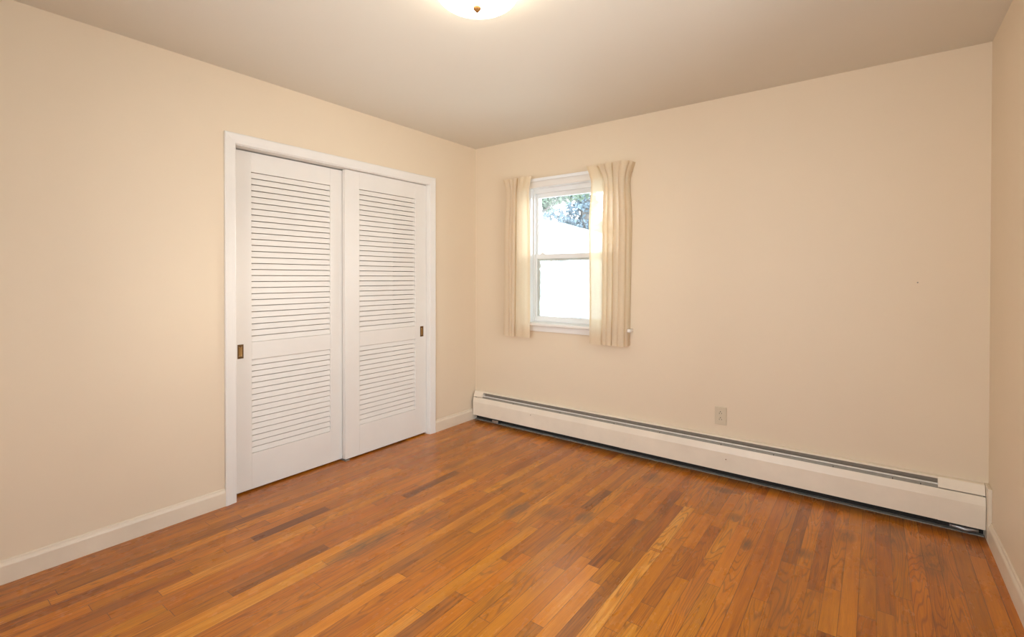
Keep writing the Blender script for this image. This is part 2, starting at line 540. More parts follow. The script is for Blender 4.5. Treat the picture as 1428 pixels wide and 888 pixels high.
# floor of oak strips
SW = 0.0572
random.seed(11)
PL = [  # strips that stand out: x, y start, y end, tone
    (0.575, -2.32, -1.30, 0.98), (0.62, -2.62, -1.95, 0.85), (0.46, -2.20, -1.80, 0.08), (0.69, -1.45, -1.00, 0.06), (0.66, -1.30, -0.95, 0.55),
    (1.05, -1.12, -0.50, 0.74), (1.65, -0.95, -0.66, 0.08), (1.60, -0.80, -0.30, 0.62),
    (1.91, -1.85, -1.40, 0.80), (1.97, -2.02, -1.50, 0.72), (2.115, -1.90, -1.12, 0.84), (2.10, -1.10, -0.58, 0.90), (2.05, -1.15, -0.60, 0.24),
    (2.0, -1.30, -0.75, 0.27), (2.26, -1.25, -0.72, 0.34), (2.20, -1.5, -1.0, 0.34), (0.36, -3.05, -2.5, 0.25), (0.30, -2.9, -2.2, 0.78),
    (0.85, -2.45, -2.02, 0.15), (0.92, -2.75, -2.1, 0.80), (1.26, -2.5, -1.95, 0.75), (1.49, -2.35, -2.06, 0.86), (1.55, -1.6, -1.2, 0.30),
    (2.75, -0.95, -0.10, 0.66), (2.62, -0.85, -0.12, 0.26), (2.86, -1.25, -0.35, 0.64), (3.06, -0.42, -0.02, 0.72), (2.95, -1.0, -0.3, 0.35),
    (2.43, -0.50, -0.02, 0.70), (2.36, -0.62, -0.25, 0.66), (1.76, -1.22, -0.8, 0.55), (1.83, -1.5, -1.0, 0.30), (1.14, -1.6, -1.1, 0.30),
]
over = {}
for (x, a, b, t) in PL:
    over.setdefault(int(x // SW), []).append((a, b, t))
bm = bmesh.new()
uvl = bm.loops.layers.uv.new('plank')
lt = bm.faces.layers.float.new('tone')
ls = bm.faces.layers.float.new('seed')
ll = bm.faces.layers.float.new('plank_length')
i0, i1 = int(-0.80 // SW), int((W + 0.04) // SW)
def plank(i, a, b, tone):
    x0 = i * SW
    vs = [bm.verts.new(p) for p in ((x0, a, 0), (x0 + SW, a, 0), (x0 + SW, b, 0), (x0, b, 0))]
    f = bm.faces.new(vs)
    for lp, q in zip(f.loops, ((0, 0), (SW, 0), (SW, b - a), (0, b - a))):
        lp[uvl].uv = q
    f[lt] = tone
    f[ls] = random.random()
    f[ll] = b - a
for i in range(i0, i1 + 1):
    y = -L - random.uniform(0, 0.5)
    ov = sorted(over.get(i, []))
    while y < 0.01:
        nxt = next((o for o in ov if o[0] >= y - 1e-6), None)
        if nxt and nxt[0] - y < 1e-4:
            plank(i, y, nxt[1], nxt[2])
            y = nxt[1]
            continue
        ln = random.choice((0.35, 0.5, 0.75, 1.0, 1.25, 1.5)) * random.uniform(0.85, 1.15)
        e = min(y + ln, 0.02)
        if nxt and e > nxt[0] - 0.12:
            e = nxt[0]
        if e > -0.12:
            e = 0.02
        xx = (i + 0.5) * SW
        base = 0.47 + 0.05 * (xx / W)
        t = min(0.86, max(0.16, random.gauss(base, 0.125)))
        plank(i, y, e, t)
        y = e
bm.normal_update()
sub = bmesh.new()
box(bm, (i0 * SW, -L - 0.5, -0.12), ((i1 + 1) * SW, 0.02, -0.004))
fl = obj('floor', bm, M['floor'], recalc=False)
tag(fl, 'orange-brown oak strip floor with scuffed and worn patches', 'floor', kind='structure')

# ------------------------------------------------------------------ trim
def base_profile(t=0.014, h=0.098):
    return [(0, 0), (t, 0), (t, h * 0.76), (t * 0.86, h * 0.82), (t * 0.5, h * 0.90), (t * 0.42, h * 0.97), (t * 0.25, h), (0, h)]

def baseboard(name, p0, p1, nrm, label, mat=None, h=0.098):
    bm = bmesh.new()
    n = Vector(nrm)
    fr = [(lambda a, b, P=Vector(P): P + n * a + Vector((0, 0, b))) for P in (p0, p1)]
    sweep(bm, fr, base_profile(h=h))
    return tag(obj(name, bm, mat or M['base']), label, 'baseboard', kind='structure')

baseboard('baseboard_left', (0, -L, 0), (0, -2.127, 0), (1, 0, 0), 'long cream baseboard left of the closet')
baseboard('baseboard_left', (0, -0.512, 0), (0, -0.0, 0), (1, 0, 0), 'short cream baseboard between the closet and the heater')
baseboard('baseboard_right', (W, -L, 0), (W, -0.095, 0), (-1, 0, 0), 'dusty cream baseboard along the right wall', h=0.105)
baseboard('baseboard_front', (0, -L, 0), (W, -L, 0), (0, 1, 0), 'cream baseboard behind the camera')
tag(boxobj('trim_1', (W - 0.015, -0.097, 0), (W, 0, 0.262), M['base'], bev=0.002), 'upright cream wood block where right baseboard meets the heater', 'trim', kind='structure')

def casing_u(name, parent, a0, a1, ztop, zbot, wid, plane, mat, bottom=False):
    """Mitred casing round three sides; plane maps (along, z, out) to a point."""
    prof = [(0.0, 0.0), (0.0, 0.010), (0.006, 0.0125), (0.022, 0.0135), (0.040, 0.0165), (wid - 0.006, 0.018), (wid, 0.015), (wid, 0.0)]
    path = [((a0, zbot), (-1, 0)), ((a0, ztop), (-1, 1)), ((a1, ztop), (1, 1)), ((a1, zbot), (1, 0))]
    bm = bmesh.new()
    fr = [(lambda u, o, P=P, D=D: plane(P[0] + D[0] * u, P[1] + D[1] * u, o)) for P, D in path]
    sweep(bm, fr, prof)
    return obj(name, bm, mat, parent)

# ------------------------------------------------------------------ closet: casing, jambs and sliding doors
cf = casing_u('trim_2', None, CY0, CY1, CZT, 0.0, 0.059, lambda a, z, o: Vector((o, a, z)), M['trim'])
tag(cf, 'white casing round the louvered closet doors', 'door casing', kind='structure')
bm = bmesh.new()
J = 0.004
box(bm, (-T, CY0 - 0.0, 0), (0.0, CY0 + J, CZT))
box(bm, (-T, CY1 - J, 0), (0.0, CY1, CZT))
box(bm, (-T, CY0 + J, CZT - J), (0.0, CY1 - J, CZT))
tag(obj('trim_3', bm, M['trim']), 'white jamb lining inside the closet opening', 'door jamb', kind='structure')

def louver_panel(name, parent, x_back, y0, y1, z0, z1, pitch, mat):
    bm = bmesh.new()
    n = int(round((z1 - z0) / pitch))
    pitch = (z1 - z0) / n
    th = 0.006
    for k in range(n):
        zb = z0 + k * pitch + 0.0012                # lower, outer edge of the slat
        zt = zb + pitch - 0.0042
        xo = x_back + 0.0275                        # leans back a little towards its top
        sec = [(xo - 0.0008, zb), (xo, zb + 0.0012), (xo - 0.0048, zt), (xo - 0.0052, zt + 0.0004), (xo - 0.0095, zt + 0.0004), (xo - 0.0050, zb)]
        fr = [(lambda a, b, Y=Y: Vector((a, Y, min(b, z1 + 0.006)))) for Y in (y0 - 0.008, y1 + 0.008)]
        sweep(bm, fr, sec)
    return obj(name, bm, mat, parent)

def pull(parent, xf, y0, y1, z0, z1):
    bm = bmesh.new()
    bw = 0.008
    box(bm, (xf, y0, z0), (xf + 0.0022, y0 + bw, z1), 0.0006, 1)
    box(bm, (xf, y1 - bw, z0), (xf + 0.0022, y1, z1), 0.0006, 1)
    box(bm, (xf, y0 + bw, z0), (xf + 0.0022, y1 - bw, z0 + 0.013), 0.0006, 1)
    box(bm, (xf, y0 + bw, z1 - 0.013), (xf + 0.0022, y1 - bw, z1), 0.0006, 1)
    p = obj('flush_pull', bm, M['brass'], parent)
    p['label'] = 'aged brass flush pull'
    # cup, let into the stile
    bm = bmesh.new()
    ym, zm = (y0 + y1) / 2, (z0 + z1) / 2
    a, c = (y1 - y0) / 2 - bw + 0.001, (z1 - z0) / 2 - 0.012
    rings = []
    for s, d in ((1.0, 0.0016), (0.9, 0.0009), (0.72, 0.0005), (0.35, 0.0003)):
        rings.append([bm.verts.new((xf + d, ym + s * a * max(-1, min(1, 1.25 * math.cos(t))), zm + s * c * max(-1, min(1, 1.12 * math.sin(t)))))
                      for t in [2 * math.pi * k / 32 for k in range(32)]])
    for r0, r1 in zip(rings, rings[1:]):
        for k in range(32):
            bm.faces.new((r0[k], r0[(k + 1) % 32], r1[(k + 1) % 32], r1[k]))
    bm.faces.new(rings[-1])
    cup = obj('cup', bm, M['brass_worn'], p, smooth=True)
    # two screws
    for zz in (z0 + 0.006, z1 - 0.006):
        bm = bmesh.new()
        bmesh.ops.create_cone(bm, cap_ends=True, segments=14, radius1=0.0032, radius2=0.0026, depth=0.0014,
                              matrix=Matrix.Translation((xf + 0.0029, ym, zz)) @ Matrix.Rotation(math.pi / 2, 4, 'Y'))
        obj('screw', bm, M['brass'], p)

def closet_door(name, label, xf, y0, y1, z0, z1, py0, py1):
    th = 0.032
    d = tag(empty(name, (xf - th, (y0 + y1) / 2, z0)), label, 'closet door', kind='structure')
    xb = xf - th
    sw = 0.1165
    for (a, b) in ((y0, y0 + sw), (y1 - sw, y1)):
        boxobj('stile', (xb, a, z0), (xf, b, z1), M['door'], d, 0.0008, 1)
    ya, yb = y0 + sw, y1 - sw
    boxobj('top_rail', (xb, ya, 1.905), (xf, yb, z1), M['door'], d, 0.0005, 1)
    boxobj('lock_rail', (xb, ya, 0.786), (xf, yb, 0.890), M['door'], d, 0.0005, 1)
    boxobj('bottom_rail', (xb, ya, z0), (xf, yb, 0.224), M['door'], d, 0.0005, 1)
    louver_panel('upper_louvers', d, xb, ya, yb, 0.890, 1.905, 0.0362, M['door'])
    louver_panel('lower_louvers', d, xb, ya, yb, 0.224, 0.786, 0.0362, M['door'])
    pull(d, xf, py0, py1, 0.800, 0.883)
    return d
closet_door('door_1', 'left white louvered sliding closet door, set behind the other door', -0.070, -2.062, -1.306, 0.012, 2.0215, -2.027, -1.993)
closet_door('door_2', 'right white louvered sliding closet door, in front of the other', -0.031, -1.334, -0.577, 0.012, 2.026, -0.643, -0.609)
# floor guide between the doors
g = empty('door_guide', (-0.066, -1.32, 0))
tag(g, 'small grey metal guide on the floor where the closet doors overlap', 'door guide')
boxobj('base', (-0.105, -1.337, 0.0), (-0.022, -1.303, 0.003), M['steel'], g, 0.0008, 1)
boxobj('fin', (-0.0685, -1.333, 0.003), (-0.0645, -1.307, 0.030), M['steel'], g, 0.0006, 1)
boxobj('lip', (-0.0275, -1.336, 0.003), (-0.0225, -1.306, 0.009), M['steel'], g, 0.0006, 1)

# ------------------------------------------------------------------ window
w = empty('window_1', (1.0125, 0, WZ0))
tag(w, 'white double-hung window between two cream curtains', 'window', kind='structure')
casing_u('casing', w, WX0, WX1, WZ1 - 0.002, WZ0 + 0.02, 0.058, lambda a, z, o: Vector((a, -o, z)), M['trim'])
bm = bmesh.new()
box(bm, (WX0 - 0.085, -0.052, 0.884), (WX1 + 0.085, 0.0, 0.908), 0.006, 3)
box(bm, (WX0 + 0.001, -0.004, 0.8855), (WX1 - 0.001, 0.05, 0.908))
obj('stool', bm, M['trim'], w)
boxobj('apron', (WX0 - 0.055, -0.016, 0.836), (WX1 + 0.055, 0.0, 0.884), M['trim'], w, 0.003, 2)
# vinyl frame lining the opening
bm = bmesh.new()
fy0, fy1 = 0.0, 0.135
box(bm, (WX0, 0.001, 0.905), (WX0 + 0.005, 0.155, WZ1))
box(bm, (WX1 - 0.005, 0.001, 0.905), (WX1, 0.155, WZ1))
box(bm, (WX0 + 0.005, 0.001, WZ1 - 0.006), (WX1 - 0.005, 0.155, WZ1))
box(bm, (WX0 + 0.005, 0.052, WZ1 - 0.040), (WX1 - 0.005, 0.155, WZ1 - 0.006))
box(bm, (WX0 + 0.005, 0.045, 0.888), (WX1 - 0.005, 0.155, 0.912))
for (a, b) in ((WX0 + 0.005, WX0 + 0.014), (WX1 - 0.014, WX1 - 0.005)):
    box(bm, (a, 0.046, 0.912), (b, 0.056, WZ1 - 0.04))
    box(bm, (a, 0.086, 0.912), (b, 0.092, WZ1 - 0.04))
    box(bm, (a, 0.122, 0.912), (b, 0.155, WZ1 - 0.04))
obj('jamb_frame', bm, M['vinyl'], w)

def sash(name, y0, y1, x0, x1, z0, z1, sl, rb, rt, glass):
    bm = bmesh.new()
    box(bm, (x0, y0, z0), (x0 + sl, y1, z1), 0.002, 1)
    box(bm, (x1 - sl, y0, z0), (x1, y1, z1), 0.002, 1)
    box(bm, (x0 + sl, y0, z0), (x1 - sl, y1, z0 + rb), 0.002, 1)
    box(bm, (x0 + sl, y0, z1 - rt), (x1 - sl, y1, z1), 0.002, 1)
    s = obj(name, bm, M['vinyl'], w)
    ym = (y0 + y1) / 2
    boxobj('pane', (x0 + sl - 0.003, ym - 0.002, z0 + rb - 0.003), (x1 - sl + 0.003, ym + 0.002, z1 - rt + 0.003), glass, s)
    return s
g_hi = make_glass('clear_pane', 0.09, 0, 0, 0, 0)
g_lo = make_glass('fogged_pane', 0.80, WX0 + 0.030, 0, 0, 1.433)
us = sash('upper_sash', 0.093, 0.121, WX0 + 0.007, WX1 - 0.007, 1.435, 1.986, 0.016, 0.036, 0.038, g_hi)
lo = sash('lower_sash', 0.057, 0.085, WX0 + 0.007, WX1 - 0.007, 0.912, 1.472, 0.024, 0.044, 0.038, g_lo)
lo['label'] = 'lower sash with a fogged pane'
bm = bmesh.new()
box(bm, (0.668, 0.050, 1.470), (0.712, 0.078, 1.480), 0.003, 2)
box(bm, (0.682, 0.050, 1.478), (0.698, 0.066, 1.488), 0.003, 2)
obj('sash_lock', bm, M['vinyl'], lo)

# two unseen windows, added behind and beside the camera to light the room
g_side = make_glass('added_window_pane', 0.05, 0, 0, 0, 0)
def added_window(name, label, a0, a1, z0, z1, plane):
    """plane(a, z, o): a along the wall, o out of the wall into the room."""
    r = empty(name, plane((a0 + a1) / 2, z0, 0))
    tag(r, label, 'window', kind='structure')
    casing_u('casing', r, a0, a1, z1, z0 + 0.02, 0.058, plane, M['trim'])
    def bx(nm, mat, par, *rng):
        bm = bmesh.new()
        for (x0, x1, o0, o1, c, d) in rng:
            p, q = plane(x0, c, o0), plane(x1, d, o1)
            box(bm, [min(p[i], q[i]) for i in range(3)], [max(p[i], q[i]) for i in range(3)], 0.002, 1)
        return obj(nm, bm, mat, par)
    bx('stool', M['trim'], r, (a0 - 0.085, a1 + 0.085, 0, 0.05, z0 - 0.002, z0 + 0.022))
    bx('apron', M['trim'], r, (a0 - 0.055, a1 + 0.055, 0, 0.016, z0 - 0.05, z0 - 0.002))
    s2 = bx('sash_frame', M['vinyl'], r, (a0, a0 + 0.05, -0.09, -0.05, z0, z1), (a1 - 0.05, a1, -0.09, -0.05, z0, z1),
            (a0 + 0.05, a1 - 0.05, -0.09, -0.05, z0, z0 + 0.05), (a0 + 0.05, a1 - 0.05, -0.09, -0.05, z1 - 0.05, z1),
            (a0 + 0.05, a1 - 0.05, -0.09, -0.05, 1.43, 1.47))
    for (c, d) in ((z0 + 0.048, 1.432), (1.468, z1 - 0.048)):
        p, q = plane(a0 + 0.048, c, -0.072), plane(a1 - 0.048, d, -0.068)
        boxobj('pane', [min(p[i], q[i]) for i in range(3)], [max(p[i], q[i]) for i in range(3)], g_side, s2)
added_window('added_window_front', 'unseen white window added behind the camera to light the room', SX0_, SX1_, SZ0, SZ1, lambda a, z, o: Vector((a, -L + o, z)))
added_window('added_window_right', 'unseen white window added in the right wall to light the room', RY0, RY1, 0.55, 2.10, lambda a, z, o: Vector((W - o, a, z)))

# ------------------------------------------------------------------ curtain rod
rod = empty('curtain_rod', (0.95, 0, 2.075))
tag(rod, 'flat white curtain rod bridging the two curtains above the window', 'curtain rod')
RY = -0.044
bm = bmesh.new()
prof = [(-0.011, -0.0025), (0.011, -0.0025), (0.0125, 0.0), (0.011, 0.0025), (-0.011, 0.0025), (-0.0125, 0.0)]
path = [(0.412, -0.002), (0.412, RY + 0.02), (0.418, RY + 0.006), (0.432, RY), (1.464, RY), (1.478, RY + 0.006), (1.484, RY + 0.02), (1.484, -0.002)]
frs = []
for i, (x, y) in enumerate(path):
    a = Vector(path[max(0, i - 1)])
    b = Vector(path[min(len(path) - 1, i + 1)])
    t = (b - a).normalized()
    nn = Vector((-t.y, t.x))
    frs.append(lambda z, o, x=x, y=y, nn=nn: Vector((x + nn.x * o, y + nn.y * o, 2.074 + z)))
sweep(bm, frs, prof)
obj('bar', bm, M['vinyl'], rod)
for x in (0.412, 1.484):
    boxobj('bracket', (x - 0.008, -0.004, 2.05), (x + 0.008, 0.0, 2.10), M['vinyl'], rod, 0.001, 1)

# ------------------------------------------------------------------ curtains
def crom(pts, n):
    out = []
    P = [pts[0]] + list(pts) + [pts[-1]]
    for i in range(1, len(P) - 2):
        for k in range(n):
            t = k / n
            q = []
            for c in range(2):
                p0, p1, p2, p3 = (P[i + j][c] for j in (-1, 0, 1, 2))
                q.append(0.5 * (2 * p1 + (p2 - p0) * t + (2 * p0 - 5 * p1 + 4 * p2 - p3) * t * t + (3 * p1 - p0 - 3 * p2 + p3) * t ** 3))
            out.append(tuple(q))
    out.append(tuple(pts[-1]))
    return out

def curtain(name, label, low, xmap_top, zbot, ztop, shift, lead_left, lining=None):
    """low: control points (x, y) at the hem; folds pinch together at the heading."""
    base = crom(low, 7)
    xs = [p[0] for p in base]
    xa, xb = min(xs), max(xs)
    root = empty(name, ((xa + xb) / 2, -0.09, zbot))
    tag(root, label, 'curtain', 'cream curtains at the window')
    zp = ztop - 0.115
    rows = []
    nz = 44
    for k in range(nz + 1):
        # finer rows in the heading
        z = zbot + (ztop - zbot) * (k / nz) ** 0.85
        rows.append(z)
    def point(p, z, off=0.0):
        x, y = p
        s = (x - xa) / (xb - xa)
        t = (z - zbot) / (ztop - zbot)
        xt = xmap_top[0] + s * (xmap_top[1] - xmap_top[0])
        X = x * (1 - t) + xt * t
        amp = 1.0
        if z < zp:
            q = 1 - min(1, (zp - z) / 0.35)
            q = q * q * (3 - 2 * q)
            mid = xmap_top[0] + (xmap_top[1] - xmap_top[0]) * 0.55
            X += (mid - X) * 0.13 * q
            amp = 1.0 - 0.12 * q
        else:
            q = (z - zp) / (ztop - zp)
            mid = xmap_top[0] + (xmap_top[1] - xmap_top[0]) * 0.55
            X += (mid - X) * 0.13 * (1 - q)
            X += 0.014 * q * q * (2 * s - 1)
            amp = 0.88 + 0.30 * q
            ss = s if lead_left else 1 - s
            X += shift * q * math.exp(-((ss - 0.42) / 0.26) ** 2)
        Y = -0.088 + (y + 0.088) * amp
        # slow sway of the folds down the drop
        X += 0.004 * math.sin(9.0 * s + 3.1 * t) * (1 - t)
        Y += 0.003 * math.sin(14 * s + 4.3 * t) * t * (1 - t) * 4
        Z = z
        if z >= ztop - 1e-6:
            Z += 0.004 * math.sin(31 * s + 1.0) + 0.003 * math.sin(67 * s)
        return Vector((X, min(Y + off, -0.004), Z))
    bm = bmesh.new()
    grid = [[bm.verts.new(point(p, z)) for p in base] for z in rows]
    for r0, r1 in zip(grid, grid[1:]):
        for i in range(len(base) - 1):
            bm.faces.new((r0[i], r0[i + 1], r1[i + 1], r1[i]))
    obj('drape', bm, M['cloth'], root, smooth=True)
    # turned-up hem: a second layer behind the first
    bm = bmesh.new()
    hz = [zbot + 0.0015 + j * 0.0255 for j in range(4)]
    grid = [[bm.verts.new(point(p, z, 0.0035)) for p in base[2:-2]] for z in hz]
    for r0, r1 in zip(grid, grid[1:]):
        for i in range(len(r0) - 1):
            bm.faces.new((r0[i], r0[i + 1], r1[i + 1], r1[i]))
    obj('hem', bm, M['cloth'], root, smooth=True)
    # turned-back hem down the leading edge
    lead = base[:9] if lead_left else base[-9:]
    lead = [p for p in lead if abs(p[0] - (xa if lead_left else xb)) < 0.022]
    bm = bmesh.new()
    grid = [[bm.verts.new(point(p, z, 0.003)) for p in lead] for z in rows[3:-2]]
    for r0, r1 in zip(grid, grid[1:]):
        for i in range(len(r0) - 1):
            bm.faces.new((r0[i], r0[i + 1], r1[i + 1], r1[i]))
    obj('side_hem', bm, M['cloth'], root, smooth=True)
    if lining:
        # sheet added behind the pleats to cut the light coming through them
        bm = bmesh.new()
        pts = [(lining[0] + (lining[1] - lining[0]) * k / 40, -0.060 + 0.004 * math.sin(k * 1.3)) for k in range(41)]
        grid = [[bm.verts.new(point(p, z)) for p in pts] for z in rows[1:-6]]
        for r0, r1 in zip(grid, grid[1:]):
            for i in range(len(r0) - 1):
                bm.faces.new((r0[i], r0[i + 1], r1[i + 1], r1[i]))
        obj('lining', bm, M['cloth'], root, smooth=True)
    # stiff band behind the heading
    bm = bmesh.new()
    hz = [ztop - 0.105 + j * 0.025 for j in range(5)]
    grid = [[bm.verts.new(point(p, z, 0.0035)) for p in base[2:-2]] for z in hz]
    for r0, r1 in zip(grid, grid[1:]):
        for i in range(len(r0) - 1):
            bm.faces.new((r0[i], r0[i + 1], r1[i + 1], r1[i]))
    obj('heading', bm, M['cloth'], root, smooth=True)
    return root

def omega(x, w, y0=-0.068, y1=-0.106):
    """one gathered fold: forward, round and back under itself."""
    return [(x, y0), (x - w * 0.28, y0 - 0.014), (x - w * 0.22, y1 + 0.004), (x + w * 0.30, y1 - 0.002), (x + w * 0.82, y1 + 0.003), (x + w * 1.12, y1 + 0.014), (x + w * 1.05, y0 - 0.004)]
left_folds = ([(0.396, -0.006), (0.394, -0.05)] + omega(0.408, 0.040) + omega(0.458, 0.022) + omega(0.488, 0.020) +
              [(0.516, -0.080), (0.524, -0.096), (0.552, -0.104), (0.585, -0.100), (0.622, -0.106), (0.650, -0.102), (0.664, -0.094)])
curtain('curtain', 'narrow cream pleated curtain on the left of the window', left_folds, (0.404, 0.668), 0.790, 2.098, 0.020, False)
right_folds = ([(1.204, -0.092), (1.222, -0.100), (1.258, -0.103), (1.292, -0.100), (1.304, -0.086)] + omega(1.318, 0.026) + omega(1.352, 0.028) +
               omega(1.396, 0.032, -0.060) + omega(1.436, 0.034) + [(1.484, -0.050), (1.486, -0.008)])
curtain('curtain', 'wider cream pleated curtain on the right, partly over the glass', right_folds, (1.191, 1.512), 0.786, 2.106, -0.034, True, (1.304, 1.478))  # last pair spans the added light-cutting sheet

# ------------------------------------------------------------------ baseboard heater
h = empty('baseboard_heater', (W / 2, 0, 0))
tag(h, 'long cream metal baseboard heater along the wall under the window', 'heater')
HX0, HX1 = 0.020, W - 0.018
SX0, SX1 = 0.118, 3.170            # ends of the open slot
def run(name, sec, x0, x1, mat, parent=h, smooth=False):
    bm = bmesh.new()
    fr = [(lambda a, b, X=X: Vector((X, a, b))) for X in (x0, x1)]
    sweep(bm, fr, sec)
    return obj(name, bm, mat, parent, smooth)
run('gap_shade_strip', [(-0.0005, 0.006), (-0.0034, 0.006), (-0.0034, 0.10), (-0.0005, 0.10)], HX0, HX1, M['dark'])  # near-black strip paints the shade in the gap below the front panel
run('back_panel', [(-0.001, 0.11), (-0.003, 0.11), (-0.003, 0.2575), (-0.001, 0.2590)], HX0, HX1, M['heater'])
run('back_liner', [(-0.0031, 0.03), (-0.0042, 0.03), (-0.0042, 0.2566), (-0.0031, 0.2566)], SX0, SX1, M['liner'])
run('hood', [(-0.003, 0.2590), (-0.0245, 0.2570), (-0.0275, 0.2545), (-0.0275, 0.2480), (-0.0262, 0.2480), (-0.0262, 0.2540), (-0.0240, 0.2556), (-0.003, 0.2576)], HX0, HX1, M['heater'])
fp = run('front_panel', [(-0.0475, 0.2055), (-0.0500, 0.2030), (-0.0590, 0.1640), (-0.0550, 0.0470), (-0.0440, 0.0440), (-0.0440, 0.0455), (-0.0535, 0.0482), (-0.0575, 0.1640), (-0.0485, 0.2022), (-0.0470, 0.2040)], HX0, HX1, M['heater'])
run('seam_cover', [(-0.0506, 0.2035), (-0.0600, 0.1640), (-0.0560, 0.0465), (-0.0550, 0.0465), (-0.0588, 0.1640), (-0.0498, 0.2035)], 1.432, 1.528, M['heater'])
dm = run('damper', [(-0.0350, 0.2215), (-0.0460, 0.1990), (-0.0450, 0.1985), (-0.0338, 0.2210)], SX0, SX1, M['damper'])
run('damper_lip', [(-0.0330, 0.2270), (-0.0370, 0.2265), (-0.0375, 0.2225), (-0.0360, 0.2195), (-0.0330, 0.2200)], SX0, SX1, M['damper_edge'], dm)
# finned element inside
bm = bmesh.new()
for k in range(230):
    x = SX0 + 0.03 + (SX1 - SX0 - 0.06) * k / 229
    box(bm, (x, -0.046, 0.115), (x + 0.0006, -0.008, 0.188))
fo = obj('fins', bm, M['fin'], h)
bm = bmesh.new()
tube(bm, [(HX0 + 0.004, -0.027, 0.15), (HX1 - 0.004, -0.027, 0.15)], 0.009, 12)
obj('pipe', bm, M['copper'], h)
# hanging brackets inside, their hooks seen in the slot
for x in (0.46, 0.92, 1.38, 1.72, 2.12, 2.42, 2.72, 2.985, 3.10):
    bm = bmesh.new()
    box(bm, (x, -0.0435, 0.196), (x + 0.003, -0.0035, 0.200))
    box(bm, (x, -0.0462, 0.1995), (x + 0.004, -0.0420, 0.2130))
    obj('bracket', bm, M['fin'], h)
# dusty underside seen in the gap over the floor
run('base_flange', [(-0.003, 0.0), (-0.0032, 0.006), (-0.026, 0.004), (-0.026, 0.0)], HX0, HX1, M['grime'])
# end caps
def endcap(x0, x1, label, low):
    sec = [(-0.001, 0.2600), (-0.0250, 0.2585), (-0.0290, 0.2555), (-0.0470, 0.2125), (-0.0470, 0.2100), (-0.001, 0.2100)]
    e = run('end_cap', sec, x0, x1, M['heater'])
    return e
endcap(HX0 - 0.001, SX0, '', False)
endcap(SX1, HX1 + 0.001, '', True)
run('end_cover', [(-0.0508, 0.2030), (-0.0602, 0.1640), (-0.0562, 0.0463), (-0.0552, 0.0463), (-0.0590, 0.1640), (-0.0498, 0.2030)], SX1, HX1 + 0.001, M['heater'])
for x in (HX0, HX1 - 0.0012):
    run('end_plate', [(-0.002, 0.02), (-0.0525, 0.05), (-0.0565, 0.164), (-0.047, 0.203), (-0.002, 0.203)], x, x + 0.0012, M['grime'])
bm = bmesh.new()
tube(bm, [(3.215, -0.026, 0.024), (3.25, -0.030, 0.024), (3.275, -0.032, 0.020), (3.30, -0.032, 0.026), (3.322, -0.030, 0.026)], [0.009, 0.009, 0.013, 0.010, 0.010], 12)
vo = obj('valve', bm, M['steel'], h, smooth=True)
vo['label'] = 'dull metal valve under the right end'
bm = bmesh.new()
box(bm, (0.235, -0.052, 0.010), (0.300, -0.040, 0.034), 0.003, 1)
obj('foot_bracket', bm, M['steel'], h)
# small scuffs: screws on the panel
for (x, z, y) in ((2.155, 0.125, -0.0582), (0.65, 0.15, -0.0590)):
    bm = bmesh.new()
    bmesh.ops.create_uvsphere(bm, u_segments=10, v_segments=6, radius=0.0035, matrix=Matrix.Translation((x, y, z)))
    obj('screw', bm, M['copper'], fp)

# ------------------------------------------------------------------ wall outlet
OX, OZ = 2.109, 0.383
ot = tag(empty('wall_outlet', (OX, 0, OZ)), 'almond duplex outlet on the peach wall above the heater', 'outlet')
boxobj('cover_plate', (OX - 0.036, -0.0065, OZ - 0.058), (OX + 0.036, 0.0, OZ + 0.058), M['almond'], ot, 0.003, 3)
for s in (1, -1):
    zc = OZ + s * 0.0195
    bm = bmesh.new()
    ring0 = []
    pts = []
    for k in range(28):
        t = 2 * math.pi * k / 28
        pts.append((0.0172 * math.cos(t), max(-0.0135, min(0.0135, 0.0172 * math.sin(t)))))
    fr = [(lambda a, b, Y=Y: Vector((OX + a, Y, zc + b))) for Y in (-0.0060, -0.0082)]
    sweep(bm, fr, pts)
    r = obj('receptacle', bm, M['almond'], ot)
    bm = bmesh.new()
    box(bm, (OX - 0.0078, -0.0086, zc - 0.0080), (OX - 0.0054, -0.0081, zc + 0.0010))
    box(bm, (OX + 0.0054, -0.0086, zc - 0.0070), (OX + 0.0078, -0.0081, zc + 0.0010))
    bmesh.ops.create_cone(bm, cap_ends=True, segments=12, radius1=0.0029, radius2=0.0029, depth=0.0006,
                          matrix=Matrix.Translation((OX, -0.0084, zc + 0.0075)) @ Matrix.Rotation(math.pi / 2, 4, 'X'))
    sl = obj('slots', bm, M['dark'], r)
bm = bmesh.new()
bmesh.ops.create_cone(bm, cap_ends=True, segments=14, radius1=0.0034, radius2=0.0028, depth=0.0014,
                      matrix=Matrix.Translation((OX, -0.0070, OZ)) @ Matrix.Rotation(math.pi / 2, 4, 'X'))
obj('screw', bm, M['almond'], ot)

# a nail left in the back wall
bm = bmesh.new()
tube(bm, [(3.086, 0.0, 1.251), (3.086, -0.012, 1.254)], 0.0012, 8)
tube(bm, [(3.086, -0.012, 1.254), (3.086, -0.0135, 1.2544)], 0.0034, 10)
tag(obj('nail', bm, M['damper']), 'tiny nail left in the bare peach wall above the heater', 'nail')

